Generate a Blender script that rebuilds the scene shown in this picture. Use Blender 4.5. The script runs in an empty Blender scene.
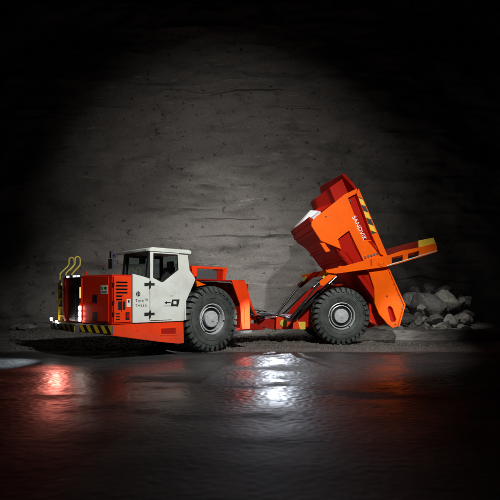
import bpy, bmesh, math, random
from mathutils import Vector, Matrix, noise
from mathutils.geometry import tessellate_polygon
R = math.radians
random.seed(7)
sc = bpy.context.scene
C = sc.collection

# ------------------------------------------------------------------ camera
cam = bpy.data.cameras.new('camera'); cam.sensor_width = 36; cam.lens = 36*480/500
cam.shift_y = 45/500; cam.clip_end = 400
co = bpy.data.objects.new('camera', cam); C.objects.link(co)
co.location = (0, 0, 1.66); co.rotation_euler = (R(90), 0, 0); sc.camera = co
# ------------------------------------------------------------------ world (underground night: almost nothing)
w = bpy.data.worlds.new('World'); sc.world = w; w.use_nodes = True
w.node_tree.nodes['Background'].inputs[0].default_value = (0.5, 0.55, 0.7, 1)
w.node_tree.nodes['Background'].inputs[1].default_value = 0.0012
# ------------------------------------------------------------------ lamps
def spot(name, loc, target, power, angle, blend=.5, size=.1, col=(1, 1, 1)):
    l = bpy.data.lights.new(name, 'SPOT'); l.energy = power; l.spot_size = R(angle); l.spot_blend = blend
    l.shadow_soft_size = size; l.color = col
    o = bpy.data.objects.new(name, l); C.objects.link(o); o.location = loc
    o.rotation_euler = (Vector(target)-Vector(loc)).to_track_quat('-Z', 'Y').to_euler(); return o
spot('key_flash', (3.4, 4.2, 8.6), (0.3, 15.0, 1.5), 7000, 60, .7, .16, (1, .98, .94))
spot('side_flash', (6.5, 8.5, 2.4), (-.02, 14.75, .95), 22000, 7.5, 1, .08, (1, .98, .94))
spot('wall_flash', (-1.2, 8.0, 9.0), (-1.3, 25, 5.6), 3300, 66, 1, .3, (1, .955, .91))
spot('wall_top_flash', (-1.6, 18.0, 12.6), (-.8, 24.4, 2.6), 2300, 66, 1, .3, (1, .96, .92))
spot('back_flash', (1.25, 22.8, 3.1), (.35, 10.8, 0), 620, 21, .9, 0, (.80, .88, 1))
spot('rim_flash', (-3.0, 15.5, 10.8), (2.4, 17.6, 4.9), 2200, 15, .6, .05, (.92, .96, 1))
spot('fill_flash', (-7.5, 8.5, 3.6), (2.2, 17.0, 3.6), 1700, 17, .7, .2, (1, .96, .92))
spot('low_wall_flash', (-1.25, 19.2, 1.0), (1.6, 25, 1.9), 420, 105, 1, .05, (1, .96, .93))
spot('tail_flash', (8.6, 12.5, 3.4), (4.4, 17.6, .5), 800, 30, 1, .1, (1, .97, .92))
spot('tail_plate_flash', (7.6, 10.5, 1.6), (4.75, 15.8, 1.1), 900, 13, 1, .08, (1, .97, .92))
spot('rock_flash', (4.2, 12.0, 9.0), (7.4, 20.6, .9), 2200, 26, 1, .1, (1, .97, .92))
sc.view_settings.view_transform = 'Standard'; sc.view_settings.look = 'None'
sc.view_settings.exposure = 0; sc.view_settings.gamma = 1

# ------------------------------------------------------------------ materials
def nt(name):
    m = bpy.data.materials.new(name); m.use_nodes = True
    n = m.node_tree; b = n.nodes['Principled BSDF']; return m, n, b
def tc(n, scale=(1, 1, 1), kind='Object'):
    t = n.nodes.new('ShaderNodeTexCoord'); mp = n.nodes.new('ShaderNodeMapping'); mp.inputs['Scale'].default_value = scale
    n.links.new(t.outputs[kind], mp.inputs[0]); return mp.outputs[0]
def nz(n, vec, scale, detail=4, rough=.6):
    x = n.nodes.new('ShaderNodeTexNoise'); x.inputs['Scale'].default_value = scale
    x.inputs['Detail'].default_value = detail; x.inputs['Roughness'].default_value = rough
    n.links.new(vec, x.inputs['Vector']); return x.outputs['Fac']
def ramp(n, fac, stops):
    r = n.nodes.new('ShaderNodeValToRGB'); e = r.color_ramp.elements
    while len(e) < len(stops): e.new(.5)
    for el, (p, c) in zip(e, stops):
        el.position = p; el.color = (c[0], c[1], c[2], 1) if hasattr(c, '__len__') else (c, c, c, 1)
    n.links.new(fac, r.inputs[0]); return r.outputs[0]
def mix(n, fac, a, b):
    x = n.nodes.new('ShaderNodeMix'); x.data_type = 'RGBA'
    for s, v in ((x.inputs[0], fac), (x.inputs[6], a), (x.inputs[7], b)):
        if hasattr(v, 'is_output'): n.links.new(v, s)
        elif hasattr(v, '__len__'): s.default_value = (v[0], v[1], v[2], 1)
        else: s.default_value = v
    return x.outputs[2]
def bump(n, b, h, strength, dist):
    x = n.nodes.new('ShaderNodeBump'); x.inputs['Strength'].default_value = strength; x.inputs['Distance'].default_value = dist
    n.links.new(h, x.inputs['Height']); n.links.new(x.outputs[0], b.inputs['Normal'])
def paint(name, col, rough=.35, dirt=(.08, .06, .05), amount=.5, metal=0, coat=.3):
    m, n, b = nt(name); v = tc(n)
    a = nz(n, v, 1.7, 6, .7); f = nz(n, v, 22, 3, .6)
    d = ramp(n, a, [(.45, 0), (.78, amount)])
    c_ = mix(n, d, col, dirt)
    sp = nz(n, tc(n, (1, 1, 2.2)), 7, 8, .8); c_ = mix(n, ramp(n, sp, [(.60, 0), (.68, amount)]), c_, tuple(k*.35+.012 for k in dirt))
    sc_ = nz(n, tc(n, (30, 30, 1.5)), 1, 3, .6); c_ = mix(n, ramp(n, sc_, [(.68, 0), (.75, amount*.6)]), c_, tuple(k*.45+.02 for k in col))
    t_ = n.nodes.new('ShaderNodeSeparateXYZ'); n.links.new(v, t_.inputs[0]); 
    hgt = ramp(n, t_.outputs['Z'], [(.25, .75), (1.0, 0)]); lo = n.nodes.new('ShaderNodeMath'); lo.operation = 'MULTIPLY'
    n.links.new(hgt, lo.inputs[0]); n.links.new(ramp(n, nz(n, v, 4, 6, .75), [(.35, 0), (.65, amount)]), lo.inputs[1])
    c_ = mix(n, lo.outputs[0], c_, (.11, .085, .065))
    n.links.new(c_, b.inputs['Base Color'])
    n.links.new(ramp(n, f, [(.3, max(rough-.08, .05)), (.75, rough+.14)]), b.inputs['Roughness'])
    b.inputs['Metallic'].default_value = metal; b.inputs['Specular IOR Level'].default_value = coat; 
    bump(n, b, nz(n, v, 2.5, 2, .5), .05, .01)
    return m
def flat(name, col, rough=.5, metal=0):
    m, n, b = nt(name); v = tc(n)
    n.links.new(mix(n, ramp(n, nz(n, v, 9, 4), [(.35, 0), (.75, .35)]), col, tuple(c*.55+.01 for c in col)), b.inputs['Base Color'])
    b.inputs['Roughness'].default_value = rough; b.inputs['Metallic'].default_value = metal; return m
def emit(name, col, s):
    m, n, b = nt(name); b.inputs['Base Color'].default_value = (.8, .8, .8, 1)
    b.inputs['Emission Color'].default_value = (*col, 1); b.inputs['Emission Strength'].default_value = s; return m
M = {}
M['red'] = paint('red_orange_paint', (.66, .022, .003), .33, (.34, .02, .008), .6, coat=.25)
M['sill'] = paint('orange_red_paint', (.86, .050, .006), .4, (.5, .035, .012), .6, coat=.2)
M['orange'] = paint('bright_orange_paint', (.90, .118, .001), .5, (.62, .08, .006), .6, coat=.08)
M['deep'] = paint('deep_red_shaded_paint', (.38, .009, .003), .5, (.22, .010, .005), .5, coat=.04)  # deep red paint, with shade of hull and recesses worked into its colour
M['white'] = paint('white_cab_paint', (.66, .70, .66), .4, (.36, .35, .31), .55, coat=.2)
M['visor'] = flat('grey_visor', (.20, .22, .215), .5)
M['yellow'] = flat('safety_yellow', (.75, .52, .04), .4)
M['olive'] = flat('handrail_yellow', (.62, .54, .06), .45)
M['black'] = flat('black_steel', (.012, .012, .014), .35)
M['grey'] = flat('grey_steel', (.10, .11, .12), .45, .3)
M['steel'] = flat('polished_steel', (.55, .57, .6), .22, 1)
M['hose'] = flat('rubber_hose', (.02, .02, .022), .65)
M['rim'] = flat('silver_wheel_paint', (.62, .66, .68), .33, .25)
M['label'] = flat('pale_sticker', (.72, .75, .66), .5)
M['green'] = flat('sticker_green', (.05, .35, .10), .5)
M['ink'] = flat('black_print', (.01, .012, .012), .5)
M['print'] = flat('white_print_and_highlight', (.85, .85, .85), .5)
M['mesh'] = flat('radiator_grey', (.045, .055, .09), .4, .4)
M['lamp'] = emit('lit_headlamp', (1, .90, .80), 22)
M['dim'] = emit('lit_work_lamp', (.85, .92, 1), 1.2)
M['amber'] = emit('amber_marker', (1, .30, .03), 1.6)
M['seat'] = flat('seat_cloth', (.16, .12, .13), .8)
# rubber with grey-green mud dust
m, n, b = nt('dusty_tyre_rubber'); v = tc(n)
n.links.new(mix(n, ramp(n, nz(n, v, 3.5, 7, .75), [(.3, 0), (.7, 1)]), (.016, .020, .019), (.085, .100, .094)), b.inputs['Base Color'])
b.inputs['Roughness'].default_value = .62; bump(n, b, nz(n, v, 30, 5, .7), .35, .01); M['tyre'] = m
# tinted glass
m = bpy.data.materials.new('tinted_glass'); m.use_nodes = True; n = m.node_tree; n.nodes.remove(n.nodes['Principled BSDF'])
tr = n.nodes.new('ShaderNodeBsdfTransparent'); tr.inputs[0].default_value = (.80, .86, .86, 1)
gl = n.nodes.new('ShaderNodeBsdfGlossy'); gl.inputs['Roughness'].default_value = .03
fr = n.nodes.new('ShaderNodeFresnel'); fr.inputs[0].default_value = 1.45; ms = n.nodes.new('ShaderNodeMixShader')
geo = n.nodes.new('ShaderNodeNewGeometry'); gm_ = n.nodes.new('ShaderNodeMath'); gm_.operation = 'SUBTRACT'; gm_.inputs[0].default_value = 1
gm2 = n.nodes.new('ShaderNodeMath'); gm2.operation = 'MULTIPLY'; n.links.new(geo.outputs['Backfacing'], gm_.inputs[1])
n.links.new(gm_.outputs[0], gm2.inputs[0]); n.links.new(fr.outputs[0], gm2.inputs[1]); n.links.new(gm2.outputs[0], ms.inputs[0]); n.links.new(tr.outputs[0], ms.inputs[1]); n.links.new(gl.outputs[0], ms.inputs[2])
n.links.new(ms.outputs[0], n.nodes['Material Output'].inputs[0]); M['glass'] = m
# hazard stripes: real painted diagonal bands in object space
def hazard(name, vec, period):
    m, n, b = nt(name); t = n.nodes.new('ShaderNodeTexCoord')
    dt = n.nodes.new('ShaderNodeVectorMath'); dt.operation = 'DOT_PRODUCT'; dt.inputs[1].default_value = vec
    n.links.new(t.outputs['Object'], dt.inputs[0])
    mo = n.nodes.new('ShaderNodeMath'); mo.operation = 'PINGPONG'; mo.inputs[1].default_value = period/2
    n.links.new(dt.outputs['Value'], mo.inputs[0])
    gt = n.nodes.new('ShaderNodeMath'); gt.operation = 'GREATER_THAN'; gt.inputs[1].default_value = period/4
    n.links.new(mo.outputs[0], gt.inputs[0])
    n.links.new(mix(n, gt.outputs[0], (.012, .012, .012), (.80, .50, .02)), b.inputs['Base Color'])
    b.inputs['Roughness'].default_value = .45; return m
# ground: dry gravelly dirt under the truck, wet asphalt towards the camera
m, n, b = nt('ground_dirt_and_wet_asphalt'); v = tc(n)
sep = n.nodes.new('ShaderNodeSeparateXYZ'); n.links.new(v, sep.inputs[0])
def math2(op, a, bb):
    x = n.nodes.new('ShaderNodeMath'); x.operation = op
    for s, q in ((x.inputs[0], a), (x.inputs[1], bb)):
        if hasattr(q, 'is_output'): n.links.new(q, s)
        else: s.default_value = q
    return x.outputs[0]
big = nz(n, v, .35, 5, .6); mid = nz(n, v, 2.2, 6, .65); fine = nz(n, v, 34, 4, .7); st = nz(n, tc(n, (.25, 2.2, 1)), 1.2, 5, .6)
edge = math2('ADD', sep.outputs['Y'], math2('MULTIPLY', math2('SUBTRACT', mid, .5), 1.3))
dry = ramp(n, math2('MULTIPLY', edge, .05), [(13.7*.05, 0), (14.2*.05, 1)])
dirt = mix(n, ramp(n, st, [(.35, 0), (.65, 1)]), (.10, .092, .082), (.27, .25, .225))
dirt = mix(n, ramp(n, fine, [(.3, .55), (.6, 0)]), dirt, (.03, .027, .025))
wet = mix(n, ramp(n, fine, [(.35, 0), (.7, 1)]), (.008, .008, .009), (.055, .054, .056))
wet = mix(n, ramp(n, math2('MULTIPLY', edge, .1), [(.62, 1), (.76, 0)]), wet, (.012, .012, .013))
n.links.new(mix(n, dry, wet, dirt), b.inputs['Base Color'])
rw = ramp(n, nz(n, v, .5, 4, .6), [(.36, .17), (.64, .32)])
band = ramp(n, nz(n, tc(n, (.22, 1.0, 1)), 1.0, 5, .62), [(.50, 0), (.60, 1)])
rw = mix(n, band, rw, (.46, .46, .46)); grit = nz(n, v, 75, 3, .75)
rw = mix(n, ramp(n, grit, [(.48, 0), (.66, .28)]), rw, (.7, .7, .7)); rw = mix(n, ramp(n, fine, [(.50, 0), (.60, .6)]), rw, (.62, .62, .62))
vo = n.nodes.new('ShaderNodeTexVoronoi'); vo.inputs['Scale'].default_value = 26; n.links.new(v, vo.inputs['Vector'])
near = ramp(n, math2('MULTIPLY', edge, .1), [(.60, 1), (.74, 0)])
rw = mix(n, near, rw, (.8, .8, .8))
n.links.new(mix(n, dry, rw, (.78, .78, .78)), b.inputs['Roughness'])
bh = math2('ADD', math2('MULTIPLY', vo.outputs['Distance'], -.010), math2('MULTIPLY', grit, .012)); bh = math2('ADD', math2('ADD', bh, math2('MULTIPLY', fine, .030)), math2('ADD', math2('MULTIPLY', mid, .014), math2('MULTIPLY', st, .008)))
bump(n, b, bh, .8, 1.0); M['ground'] = m
# wet asphalt with real grain
m, n, b = nt('wet_asphalt'); v = tc(n)
fw = nz(n, v, 30, 4, .7); bw = nz(n, tc(n, (.45, .9, 1)), .8, 6, .66)
n.links.new(mix(n, ramp(n, fw, [(.35, 0), (.7, 1)]), (.012, .012, .013), (.075, .074, .077)), b.inputs['Base Color'])
rw = ramp(n, bw, [(.40, .30), (.52, .40), (.60, .66)]); sy = n.nodes.new('ShaderNodeSeparateXYZ'); n.links.new(v, sy.inputs[0])
yy = n.nodes.new('ShaderNodeMath'); yy.operation = 'MULTIPLY'; yy.inputs[1].default_value = .1; n.links.new(sy.outputs['Y'], yy.inputs[0])
n.links.new(mix(n, ramp(n, yy.outputs[0], [(.45, 1), (.78, 0)]), rw, (.66, .66, .66)), b.inputs['Roughness']); M['wet'] = m
M['gravel'] = flat('gravel_grit', (.13, .12, .108), .85)
# rock
def rock(name, a, c, sx=(1, 1, 1), s=1.0, bd=.05):
    m, n, b = nt(name); v = tc(n, sx)
    q = nz(n, v, .9*s, 8, .7); f = nz(n, v, 6*s, 6, .7)
    col = mix(n, ramp(n, q, [(.35, 0), (.65, 1)]), a, c)
    col = mix(n, ramp(n, f, [(.36, .75), (.5, 0)]), col, tuple(k*.35 for k in a))
    n.links.new(col, b.inputs['Base Color']); b.inputs['Roughness'].default_value = .8
    bump(n, b, f, .7, bd); return m
m, n, b = nt('sprayed_rock_wall'); v = tc(n)
v2 = tc(n, (.5, 1, 1)); big = nz(n, v2, .25, 4, .55); md = nz(n, v2, 1.4, 7, .68)
col = mix(n, ramp(n, big, [(.3, 0), (.7, 1)]), (.150, .140, .130), (.225, .212, .198))
col = mix(n, ramp(n, md, [(.3, .65), (.46, 0)]), col, (.085, .078, .072))
col = mix(n, ramp(n, nz(n, tc(n, (1, 1, 1)), 3.2, 6, .7), [(.33, .95), (.41, 0)]), col, (.03, .028, .026))
def scratch(rot, sc_, dens, seed):
    t = n.nodes.new('ShaderNodeTexCoord'); mp = n.nodes.new('ShaderNodeMapping'); mp.inputs['Rotation'].default_value = (0, R(rot), 0)
    mp.inputs['Scale'].default_value = sc_; mp.inputs['Location'].default_value = (seed, seed, seed*1.3); wn = n.nodes.new('ShaderNodeTexNoise'); wn.inputs['Scale'].default_value = .35; n.links.new(t.outputs['Object'], wn.inputs['Vector'])
    va = n.nodes.new('ShaderNodeVectorMath'); va.operation = 'SCALE'; va.inputs['Scale'].default_value = .9; n.links.new(wn.outputs['Color'], va.inputs[0])
    vb = n.nodes.new('ShaderNodeVectorMath'); vb.operation = 'ADD'; n.links.new(t.outputs['Object'], vb.inputs[0]); n.links.new(va.outputs[0], vb.inputs[1])
    n.links.new(vb.outputs[0], mp.inputs[0])
    return ramp(n, nz(n, mp.outputs[0], 1.0, 3, .55), [(dens, 0), (dens+.05, 1)])
for rt, se, fq, ln_ in ((5, 1.3, 6, .10), (3, 7.7, 9, .16), (11, 3.1, 8, .22), (-22, 9.4, 9, .7)):
    q = scratch(rt, (ln_, .3, fq), .645, se); brk = ramp(n, nz(n, tc(n, (1.3, 1, 1.3)), 1.5+se*.1, 3, .6), [(.50, 0), (.64, .45)])
    mm = n.nodes.new('ShaderNodeMath'); mm.operation = 'MULTIPLY'; n.links.new(q, mm.inputs[0]); n.links.new(brk, mm.inputs[1])
    col = mix(n, mm.outputs[0], col, (.50, .47, .43))
gr = nz(n, tc(n), 14, 4, .7); col = mix(n, ramp(n, gr, [(.35, .45), (.55, 0)]), col, (.07, .064, .058))
q = scratch(3, (.10, .3, 3.2), .655, 5.5); col = mix(n, q, col, (.06, .055, .05))
n.links.new(col, b.inputs['Base Color']); b.inputs['Roughness'].default_value = .85
bump(n, b, nz(n, v, 4, 7, .7), .6, .06); M['wall'] = m
M['ledge'] = rock('pale_ledge_stone', (.16, .15, .14), (.34, .32, .30), (.5, .8, 3), 1.4, .05)
M['boulder'] = rock('boulder_stone', (.09, .088, .085), (.26, .255, .24), (1, 1, 1), 1.2, .04)
M['boulder_pale'] = rock('pale_boulder_stone', (.26, .25, .22), (.45, .44, .39), (1, 1, 1), 1.4, .04)

# ------------------------------------------------------------------ mesh helpers
class MB:
    def __init__(s): s.v = []; s.f = []
    def add(s, vs, fs):
        o = len(s.v); s.v += [tuple(x) for x in vs]; s.f += [tuple(i+o for i in f) for f in fs]; return s
    def hexa(s, a):   # 8 points: bottom loop 0-3, top loop 4-7
        return s.add(a, [(3, 2, 1, 0), (4, 5, 6, 7), (0, 1, 5, 4), (1, 2, 6, 5), (2, 3, 7, 6), (3, 0, 4, 7)])
    def box(s, x0, x1, y0, y1, z0, z1):
        return s.hexa([(x0, y0, z0), (x1, y0, z0), (x1, y1, z0), (x0, y1, z0), (x0, y0, z1), (x1, y0, z1), (x1, y1, z1), (x0, y1, z1)])
    def prism(s, loops, mp, a, b):
        """loops: outline then holes, 2D; mp(p, q, t) -> 3D; extruded t from a to b"""
        if not hasattr(loops[0][0], '__len__'): loops = [loops]
        flat_ = [p for l in loops for p in l]
        tris = tessellate_polygon([[Vector((p[0], p[1], 0)) for p in l] for l in loops]); N = len(flat_)
        vs = [mp(p[0], p[1], a) for p in flat_]+[mp(p[0], p[1], b) for p in flat_]
        fs = [tuple(t) for t in tris]+[tuple(i+N for i in reversed(t)) for t in tris]; o = 0
        for l in loops:
            k = len(l)
            fs += [(o+i, o+(i+1) % k, o+(i+1) % k+N, o+i+N) for i in range(k)]; o += k
        return s.add(vs, fs)
    def side(s, loops, v0, v1): return s.prism(loops, lambda p, q, t: (p, t, q), v0, v1)
    def plan(s, loops, z0, z1): return s.prism(loops, lambda p, q, t: (p, q, t), z0, z1)
    def tube(s, pts, r, n=12, r2=None):
        pts = [Vector(p) for p in pts]; N = len(pts); rings = []
        up = None
        for i, p in enumerate(pts):
            d = (pts[min(i+1, N-1)]-pts[max(i-1, 0)]).normalized()
            if up is None: up = d.orthogonal().normalized()
            up = (up-d*up.dot(d)).normalized(); sd = d.cross(up)
            rr = r if r2 is None else r+(r2-r)*i/(N-1)
            rings.append([p+(up*math.cos(2*math.pi*k/n)+sd*math.sin(2*math.pi*k/n))*rr for k in range(n)])
        fs = []
        for i in range(N-1):
            for k in range(n): fs.append((i*n+k, i*n+(k+1) % n, (i+1)*n+(k+1) % n, (i+1)*n+k))
        fs += [tuple(reversed(range(n))), tuple(range((N-1)*n, N*n))]
        return s.add([q for g in rings for q in g], fs)
    def lathe(s, prof, n=64, c=(0, 0, 0), closed=False):   # prof (r, y) about the y axis
        k = len(prof); vs = []
        for i in range(n):
            a = 2*math.pi*i/n
            for r, y in prof: vs.append((c[0]+r*math.cos(a), c[1]+y, c[2]+r*math.sin(a)))
        fs = []
        for i in range(n):
            j = (i+1) % n
            for q in range(k if closed else k-1):
                q2 = (q+1) % k; fs.append((i*k+q, i*k+q2, j*k+q2, j*k+q))
        return s.add(vs, fs)
    def build(s, name, mat, parent=None, fr=None, bevel=0, smooth=False):
        me = bpy.data.meshes.new(name); me.from_pydata(s.v, [], s.f)
        bm = bmesh.new(); bm.from_mesh(me); bmesh.ops.recalc_face_normals(bm, faces=bm.faces); bm.to_mesh(me); bm.free()
        me.materials.append(M[mat] if isinstance(mat, str) else mat)
        if smooth:
            me.polygons.foreach_set('use_smooth', [True]*len(me.polygons))
            me.set_sharp_from_angle(angle=R(38))
        o = bpy.data.objects.new(name, me); C.objects.link(o)
        if parent: o.parent = parent
        if fr: o.location, o.rotation_euler = fr
        if bevel:
            bv = o.modifiers.new('bevel', 'BEVEL'); bv.width = bevel; bv.segments = 2; bv.limit_method = 'ANGLE'; bv.angle_limit = R(35)
        return o
def smooth_path(pts, k=6):
    out = []; P = [Vector(p) for p in pts]; P = [P[0]*2-P[1]]+P+[P[-1]*2-P[-2]]
    for i in range(1, len(P)-2):
        for j in range(k):
            t = j/k; a, b, c, d = P[i-1:i+3]
            out.append(.5*((2*b)+(c-a)*t+(2*a-5*b+4*c-d)*t*t+(3*b-a-3*c+d)*t**3))
    return out+[P[-2]]
def label(o, lab, cat, group=None, kind=None):
    o['label'] = lab; o['category'] = cat
    if group: o['group'] = group
    if kind: o['kind'] = kind
def text(body, name, mat, parent, size, origin, xa, ya, ext=.004, spacing=1.0):
    cu = bpy.data.curves.new(name, 'FONT'); cu.body = body; cu.size = size; cu.extrude = ext; cu.space_character = spacing
    t = bpy.data.objects.new(name, cu); C.objects.link(t); dg = bpy.context.evaluated_depsgraph_get()
    me = bpy.data.meshes.new_from_object(t.evaluated_get(dg)); bpy.data.objects.remove(t)
    xa = Vector(xa).normalized(); ya = Vector(ya).normalized(); za = xa.cross(ya)
    mt = Matrix((xa, ya, za)).transposed().to_4x4(); mt.translation = Vector(origin); me.transform(mt)
    me.materials.clear(); me.materials.append(M[mat]); me.name = name
    o = bpy.data.objects.new(name, me); C.objects.link(o); o.parent = parent; return o

# ------------------------------------------------------------------ the setting
g = MB().add([(-60, -20, 0), (60, -20, 0), (60, 60, 0), (-60, 60, 0)], [(0, 1, 2, 3)]).build('ground', 'ground'); g['kind'] = 'structure'
mb = MB(); x0, x1, y0, y1, st_ = -8.2, 8.2, 2.4, 14.3, .034
nx, ny = int((x1-x0)/st_), int((y1-y0)/st_); vs = []
for j in range(ny+1):
    for i in range(nx+1):
        x = x0+st_*i; y = y0+st_*j
        e_ = 13.75+.75*noise.noise(Vector((x*.38, 3, 0)))+.38*noise.noise(Vector((x*1.9, 7, 0)))
        f_ = min(1, max(0, (e_-y)/.12), max(0, y-y0)*2, (x-x0)*2, (x1-x)*2)
        am = .45+.55*min(1, max(0, (y-5)/5)); h = .0085*am*noise.noise(Vector((x*14.5, y*14.5, 0)))+.0075*am*noise.noise(Vector((x*24, y*24, 5)))+.012*noise.noise(Vector((x*1.3, y*1.3, 9)))
        vs.append((x, y, -.03+f_*(.042+h)))
fs = [(j*(nx+1)+i, j*(nx+1)+i+1, (j+1)*(nx+1)+i+1, (j+1)*(nx+1)+i) for j in range(ny) for i in range(nx)]
wa = mb.add(vs, fs).build('wet_asphalt', 'wet', smooth=True); wa['kind'] = 'structure'
# rock wall with real relief
mb = MB(); NX, NZ = 300, 190; X0, X1, ZT = -34, 34, 19
vs = []
for j in range(NZ+1):
    for i in range(NX+1):
        x = X0+(X1-X0)*i/NX; z = -.2+ZT*j/NZ
        p = Vector((x*.22, 3.1, z*.35)); d = noise.fractal(p, 1, 2, 5)*.6
        d += noise.fractal(Vector((x*.5, 8, z*1.6)), 1, 2, 4)*.12
        lay = (z/1.35+noise.noise(Vector((x*.12, z*.3, 1)))*.5) % 1.0
        d += -.06*max(0, 1-abs(lay-.5)*14)
        q_ = z/1.15+x*.012+noise.noise(Vector((x*.10, z*.2, 4)))*.7; kk = math.floor(q_); fr_ = min(1, (q_-kk)*7)
        hsh = lambda k_: math.sin(k_*12.9898)*.5
        d += .13*(hsh(kk-1)*(1-fr_)+hsh(kk)*fr_)
        vs.append((x, 25.0+d+(.04*x)**2, z))
fs = [(j*(NX+1)+i, j*(NX+1)+i+1, (j+1)*(NX+1)+i+1, (j+1)*(NX+1)+i) for j in range(NZ) for i in range(NX)]
o0 = len(vs); vs += [(X0, 29, -.2), (X1, 29, -.2), (X1, 29, ZT-.2), (X0, 29, ZT-.2)]
fs.append((o0+3, o0+2, o0+1, o0))
wl = mb.add(vs, fs).build('rock_wall', 'wall', smooth=True)
label(wl, 'tall grey rough rock wall with horizontal scratches rising into the dark behind the truck', 'rock wall')
# low ledge behind the rear wheel, running to the right
def rough_block(x0, x1, y0, y1, z1, nx, ny, amp, seed):
    vs = []; fs = []
    rows = [(y0-.06, -.05), (y0, z1*.55), (y0+.05, z1)]+[(y0+.05+(y1-y0)*k/ny, z1) for k in range(1, ny+1)]+[(y1+.1, -.05)]
    for (y, z) in rows:
        for i in range(nx+1):
            x = x0+(x1-x0)*i/nx; q = noise.fractal(Vector((x*1.3, y*1.3, z*3+seed)), 1, 2, 4)
            fade = min(1, (x-x0)*1.5, (x1-x)*1.5); fade = max(fade, 0)
            vs.append((x, y+q*amp*1.6+.25*noise.noise(Vector((x*.7, 0, seed))), (z+q*amp*.6)*fade-.02 if z > 0 else z))
    for j in range(len(rows)-1):
        for i in range(nx): fs.append((j*(nx+1)+i, j*(nx+1)+i+1, (j+1)*(nx+1)+i+1, (j+1)*(nx+1)+i))
    return MB().add(vs, fs)
lg = rough_block(2.9, 16, 17.6, 24.5, .36, 160, 26, .09, 2).build('rock_ledge', 'ledge', smooth=True); lg['kind'] = 'structure'
rg = random.Random(3); gv = MB()
for i in range(9000):
    y = 14.3+(rg.random()**1.3)*9.5; x = rg.uniform(-.50, .50)*y; r = rg.choice([.01, .012, .016, .02, .03, .045])*rg.uniform(.7, 1.3)
    if x > 2.7 and y > 17.3: continue
    a = rg.uniform(0, 6.28); ps = [(x+r*math.cos(a+k*1.571)*rg.uniform(.7, 1.3), y+r*math.sin(a+k*1.571)*rg.uniform(.7, 1.3), -.004) for k in range(4)]
    gv.hexa(ps+[(x+(p[0]-x)*.6, y+(p[1]-y)*.6, r*rg.uniform(.5, .9)) for p in ps])
gv = gv.build('gravel', 'gravel'); gv['kind'] = 'stuff'; gv['label'] = 'loose gravel strewn over the floor around the truck'; gv['category'] = 'gravel'
def boulder(x, y, z, r, seed, mat, lab, sq=(1, 1, .8)):
    bm = bmesh.new(); bmesh.ops.create_icosphere(bm, subdivisions=4, radius=1)
    rnd = random.Random(seed)
    cuts = [(Vector((rnd.uniform(-1, 1), rnd.uniform(-1, 1), rnd.uniform(-1, 1))).normalized(), rnd.uniform(.42, .80)) for _ in range(13)]
    for ve in bm.verts:
        p = ve.co.copy()
        for nn, d in cuts:
            e = p.dot(nn)-d
            if e > 0: p -= nn*e*.88
        p *= 1+.10*noise.fractal(p*2.2+Vector((seed, 0, 0)), 1, 2, 4)
        ve.co = Vector((p.x*sq[0], p.y*sq[1], p.z*sq[2]))*r
    me = bpy.data.meshes.new('boulder'); bm.to_mesh(me); bm.free(); me.materials.append(M[mat])
    me.polygons.foreach_set('use_smooth', [True]*len(me.polygons)); me.set_sharp_from_angle(angle=R(42))
    o = bpy.data.objects.new('boulder', me); C.objects.link(o); o.location = (x, y, z)
    o.rotation_euler = (0, 0, rnd.uniform(0, 6)); label(o, lab, 'boulder', 'boulders heaped at the foot of the rock wall'); return o
def at(px, py, Y): return ((px-250)/480*Y, Y, 1.66+(295-py)/480*Y)
BL = [
 (426, 306, 20.8, .98, 'boulder', 'largest dark boulder, in the middle of the heap right of the dump box'),
 (447, 302, 20.6, .70, 'boulder_pale', 'big pale rounded boulder at the upper right of the heap'),
 (451, 321, 19.6, .40, 'boulder_pale', 'pale rounded boulder low at the right, under the big pale one'),
 (420, 321, 19.0, .25, 'boulder_pale', 'small near white stone standing upright at the front of the heap'),
 (421, 309, 19.6, .24, 'boulder_pale', 'pale angular stone resting directly above the small near white stone'),
 (434, 321, 19.4, .38, 'boulder', 'dark flat stone between the near white stone and the low pale boulder'),
 (409, 319, 19.6, .42, 'boulder', 'dark stone just right of the tail of the dump box'),
 (411, 300, 21.6, .55, 'boulder', 'grey stone high on the left side of the heap'),
 (463, 321, 20.4, .52, 'boulder', 'dark rightmost boulder of the heap, fading into the black'),
 (403, 310, 21.8, .50, 'boulder', 'leftmost boulder of the heap, half hidden by the dump box tail'),
 (443, 291, 22.6, .45, 'boulder', 'topmost pale edged stone at the crest of the heap'),
 (415, 290, 22.6, .35, 'boulder', 'small stone lying on the left crest of the heap'),
 (463, 303, 22.2, .50, 'boulder', 'shadowed boulder behind the big pale one on the right'),
 (430, 289, 23.0, .40, 'boulder', 'small stone at the middle of the crest of the heap'),
]
for i, (px, py, Y, r, mt, lb) in enumerate(BL):
    p = at(px, py, Y); boulder(p[0], p[1], p[2], r, 11+i*7, mt, lb, (1.05, .9, .85))
rnd_ = random.Random(5)
for i in range(56):
    px = rnd_.uniform(400, 472); Y = rnd_.uniform(18.2, 22.8); r = rnd_.uniform(.08, .34)
    zz = .36+max(0, (Y-19.0)*.45)*rnd_.uniform(.4, 1)
    boulder((px-250)/480*Y, Y, zz, r, 300+i, rnd_.choice(['boulder', 'boulder', 'boulder_pale']), 'rough stone packed between the larger boulders right of the dump box')['group'] = 'small loose stones among the boulders'
for i, (px, Y, r, lb) in enumerate([(30, 22.5, .34, 'low dark boulder on the ground left of the truck'), (17, 22.9, .40, 'leftmost dark boulder in the gloom by the rock wall')]):
    o = boulder((px-250)/480*Y, Y, r*.45, r, 90+i, 'boulder', lb, (1.5, 1, .7)); o['group'] = 'loose stones left of the truck'

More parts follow.
